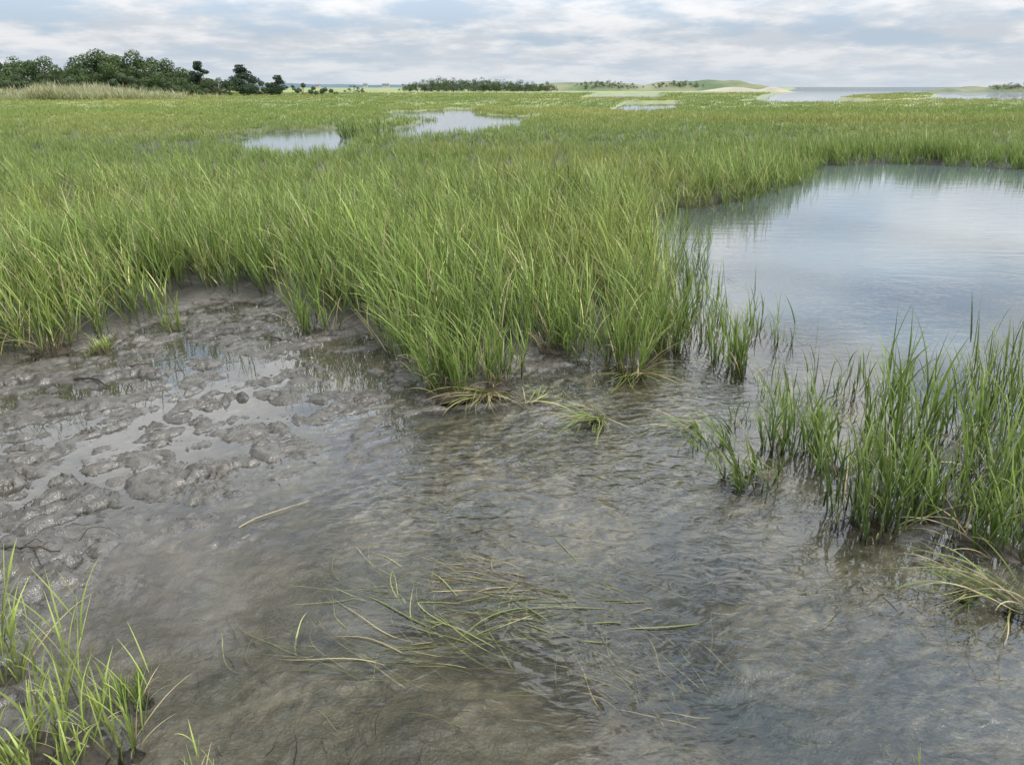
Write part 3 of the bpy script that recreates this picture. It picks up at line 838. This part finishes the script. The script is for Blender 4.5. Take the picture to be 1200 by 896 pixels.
for px, tp in ((1172, 98), (1186, 96), (1202, 95), (1220, 96)):
    tree(px, tp, 26, 322, 'round', 'dark bush on the sand spit at the far right', 'bushes on the far right spit', base=.6, nleaf=900)

# ---------------------------------------------------------------- dunes, beach, spit, far shore
def ridge(name, peaks, Yc, depth, mat, label, cat='dune', amp=.25, nx=160):
    ps = []
    for px, py, sg in peaks:
        x, _, z = atY(px, py, Yc); ps.append((x, z, sg / FPX * Yc))
    x0 = min(p[0] - 3 * p[2] for p in ps); x1 = max(p[0] + 3 * p[2] for p in ps)
    X, Y_, F = sheet(np.linspace(x0, x1, nx), np.linspace(Yc - depth, Yc + depth, 26))
    Z = np.zeros_like(X)
    for x, z, s in ps: Z = Z + (z * np.exp(-((X - x) / s) ** 2)) ** 3
    Z = Z ** (1 / 3)
    v = (Y_ - Yc) / depth
    Z = (Z + amp * fbm(X * .08, Y_ * .08, 4)) * (1 - v * v) ** 1.0 - .6 * np.abs(v) ** 3
    o = link(name, mesh_np(name, np.stack([X, Y_, Z], -1).reshape(-1, 3), F), mat)
    return tag(o, label, cat, kind='structure')
ridge('dune_hill', [(640, 98.0, 30), (668, 97, 28), (700, 96, 30), (735, 98, 28), (775, 97, 26), (800, 95.5, 28), (832, 93.5, 30), (860, 94.5, 20), (884, 99, 16)], 300, 28, M_DUNE, 'low grassy sand dunes on the horizon right of centre')
ridge('beach', [(860, 102.2, 30), (905, 102.0, 14)], 262, 9, M_SAND, 'pale sand beach at the foot of the dunes', 'beach', amp=.05)
ridge('sand_spit', [(1110, 103, 14), (1140, 101, 20), (1180, 99.5, 20), (1230, 99.5, 40)], 330, 12, M_DUNE, 'low spit of land reaching into the bay at far right', 'spit', amp=.1)
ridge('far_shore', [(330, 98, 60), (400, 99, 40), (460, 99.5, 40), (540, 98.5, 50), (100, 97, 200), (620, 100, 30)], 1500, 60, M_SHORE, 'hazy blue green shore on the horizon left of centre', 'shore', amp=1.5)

# distant houses
M_WALL = mat_simple('house_wall', (.30, .31, .32), (.36, .36, .36), .5)
M_ROOF = mat_simple('house_roof', (.13, .14, .15), (.17, .17, .18), .5)
M_PANE = mat_simple('house_pane', (.06, .07, .08), (.08, .09, .1), .5, .2)
def box(x0, x1, y0, y1, z0, z1):
    V = [(x, y, z) for z in (z0, z1) for x, y in ((x0, y0), (x1, y0), (x1, y1), (x0, y1))]
    F = [(0, 3, 2, 1), (4, 5, 6, 7), (0, 1, 5, 4), (1, 2, 6, 5), (2, 3, 7, 6), (3, 0, 4, 7)]
    return np.array(V, float), np.array(F)
def house(px, w, h, label):
    x, _, _ = atY(px, 101, 1430)
    r = empty('house', (x, 1430, .5)); tag(r, label, 'house')
    V, F = box(-w / 2, w / 2, -4, 4, 0, h); link('wall', mesh_np('wall', V, F, smooth=False), M_WALL, r)
    V = np.array([(-w / 2 - .5, -4.6, h - .1), (w / 2 + .5, -4.6, h - .1), (w / 2 + .5, 4.6, h - .1), (-w / 2 - .5, 4.6, h - .1), (-w / 2 - .5, 0, h + 2), (w / 2 + .5, 0, h + 2)], float)
    me = bpy.data.meshes.new('roof'); me.from_pydata([tuple(v) for v in V], [], [(0, 1, 5, 4), (2, 3, 4, 5), (1, 2, 5), (3, 0, 4), (0, 3, 2, 1)])
    link('roof', me, M_ROOF, r)
    for q in np.arange(-w / 2 + 2, w / 2 - 1, 3.5):
        V, F = box(q, q + 1.4, -4.06, -4.003, h * .45, h * .75); link('window', mesh_np('window', V, F, smooth=False), M_PANE, r)
house(372, 9, 4, 'small pale house left of centre on the hazy far shore, leftmost of the four')
house(428, 7, 5, 'narrow pale house on the hazy far shore, second of the four from the left')
house(452, 12, 5, 'widest pale house on the hazy far shore, third of the four from the left')
house(474, 7, 4, 'small pale house on the far shore nearest the dark row of trees')

# ---------------------------------------------------------------- sky and light
world = bpy.data.worlds.new('World'); scene.world = world; world.use_nodes = True
t = world.node_tree; t.nodes.clear()
N = t.nodes.new; L = t.links.new
SUN_EL, SUN_AZ = math.radians(48), math.radians(125)    # azimuth measured clockwise from +Y
sky = N('ShaderNodeTexSky'); sky.sky_type = 'NISHITA'; sky.sun_disc = False
sky.sun_elevation = SUN_EL; sky.sun_rotation = SUN_AZ; sky.air_density = 1.0; sky.dust_density = 1.2
tc = N('ShaderNodeTexCoord'); sep = N('ShaderNodeSeparateXYZ'); L(tc.outputs['Generated'], sep.inputs[0])
def wm(op, a, b=None, clamp=False):
    nd = N('ShaderNodeMath'); nd.operation = op; nd.use_clamp = clamp
    for i, v in enumerate((a, b)):
        if v is None: continue
        if isinstance(v, (int, float)): nd.inputs[i].default_value = v
        else: L(v, nd.inputs[i])
    return nd.outputs[0]
def wr(v, a, b, c=0., d=1., smooth=False):
    nd = N('ShaderNodeMapRange'); L(v, nd.inputs[0])
    if smooth: nd.interpolation_type = 'SMOOTHSTEP'
    for i, q in enumerate((a, b, c, d)): nd.inputs[i + 1].default_value = q
    return nd.outputs[0]
def wmix(f, a, b):
    nd = N('ShaderNodeMix'); nd.data_type = 'RGBA'
    for i, v in ((0, f), (6, a), (7, b)):
        if isinstance(v, (int, float)): nd.inputs[i].default_value = v
        elif isinstance(v, tuple): nd.inputs[i].default_value = (*v, 1)
        else: L(v, nd.inputs[i])
    return nd.outputs[2]
zc = wm('ADD', wm('MAXIMUM', sep.outputs[2], 0.0), .17)
u = wm('DIVIDE', sep.outputs[0], zc); v = wm('DIVIDE', sep.outputs[1], zc)
cb = N('ShaderNodeCombineXYZ'); L(u, cb.inputs[0]); L(v, cb.inputs[1])
def wn(scale, detail, rough, off, vec=None):
    mp = N('ShaderNodeMapping'); L(vec or cb.outputs[0], mp.inputs[0]); mp.inputs['Location'].default_value = off
    nd = N('ShaderNodeTexNoise'); nd.inputs['Scale'].default_value = scale; nd.inputs['Detail'].default_value = detail
    nd.inputs['Roughness'].default_value = rough; L(mp.outputs[0], nd.inputs['Vector']); return nd.outputs['Fac']
cov = wn(1.5, 9, .58, (3.1, 1.7, 0)); det = wn(2.6, 8, .6, (8, 2, 1))
mask = wr(cov, .38, .56, smooth=True)
cloud = wmix(wr(det, .36, .62, smooth=True), (6.3, 6.8, 7.4), (8.8, 8.9, 9.1))
deep = wmix(wr(sep.outputs[2], .12, .3), (5.4, 6.5, 7.9), (3.9, 5.1, 6.8))
blue = wmix(.85, sky.outputs[0], deep)
c = wmix(mask, blue, cloud)
haze = wr(sep.outputs[2], 0.0, .05, .65, 0.0)
c = wmix(haze, c, (6.9, 7.5, 8.1))
# added gain on unseen upper sky for water reflections, patchy, brightest to the right
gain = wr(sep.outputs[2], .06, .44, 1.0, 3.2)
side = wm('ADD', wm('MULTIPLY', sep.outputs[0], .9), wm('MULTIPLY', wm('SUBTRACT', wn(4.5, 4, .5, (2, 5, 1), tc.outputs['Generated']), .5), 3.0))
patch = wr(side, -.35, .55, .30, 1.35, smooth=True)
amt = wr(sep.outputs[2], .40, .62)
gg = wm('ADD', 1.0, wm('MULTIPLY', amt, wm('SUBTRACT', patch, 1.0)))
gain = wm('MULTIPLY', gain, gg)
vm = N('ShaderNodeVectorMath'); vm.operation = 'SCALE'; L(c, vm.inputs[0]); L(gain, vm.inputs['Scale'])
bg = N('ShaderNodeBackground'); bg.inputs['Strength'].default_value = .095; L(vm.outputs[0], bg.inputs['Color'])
wo = N('ShaderNodeOutputWorld'); L(bg.outputs[0], wo.inputs[0])

sun = bpy.data.lights.new('sun', 'SUN'); sun.energy = 3.4; sun.angle = math.radians(2.5); sun.color = (1, .95, .86)
so = bpy.data.objects.new('sun', sun); COL.objects.link(so)
d = Vector((math.sin(SUN_AZ) * math.cos(SUN_EL), math.cos(SUN_AZ) * math.cos(SUN_EL), math.sin(SUN_EL)))
so.rotation_euler = (-d).to_track_quat('-Z', 'Y').to_euler()
print('counts', len(pa[0]), len(pb[0]), len(pc[0]))
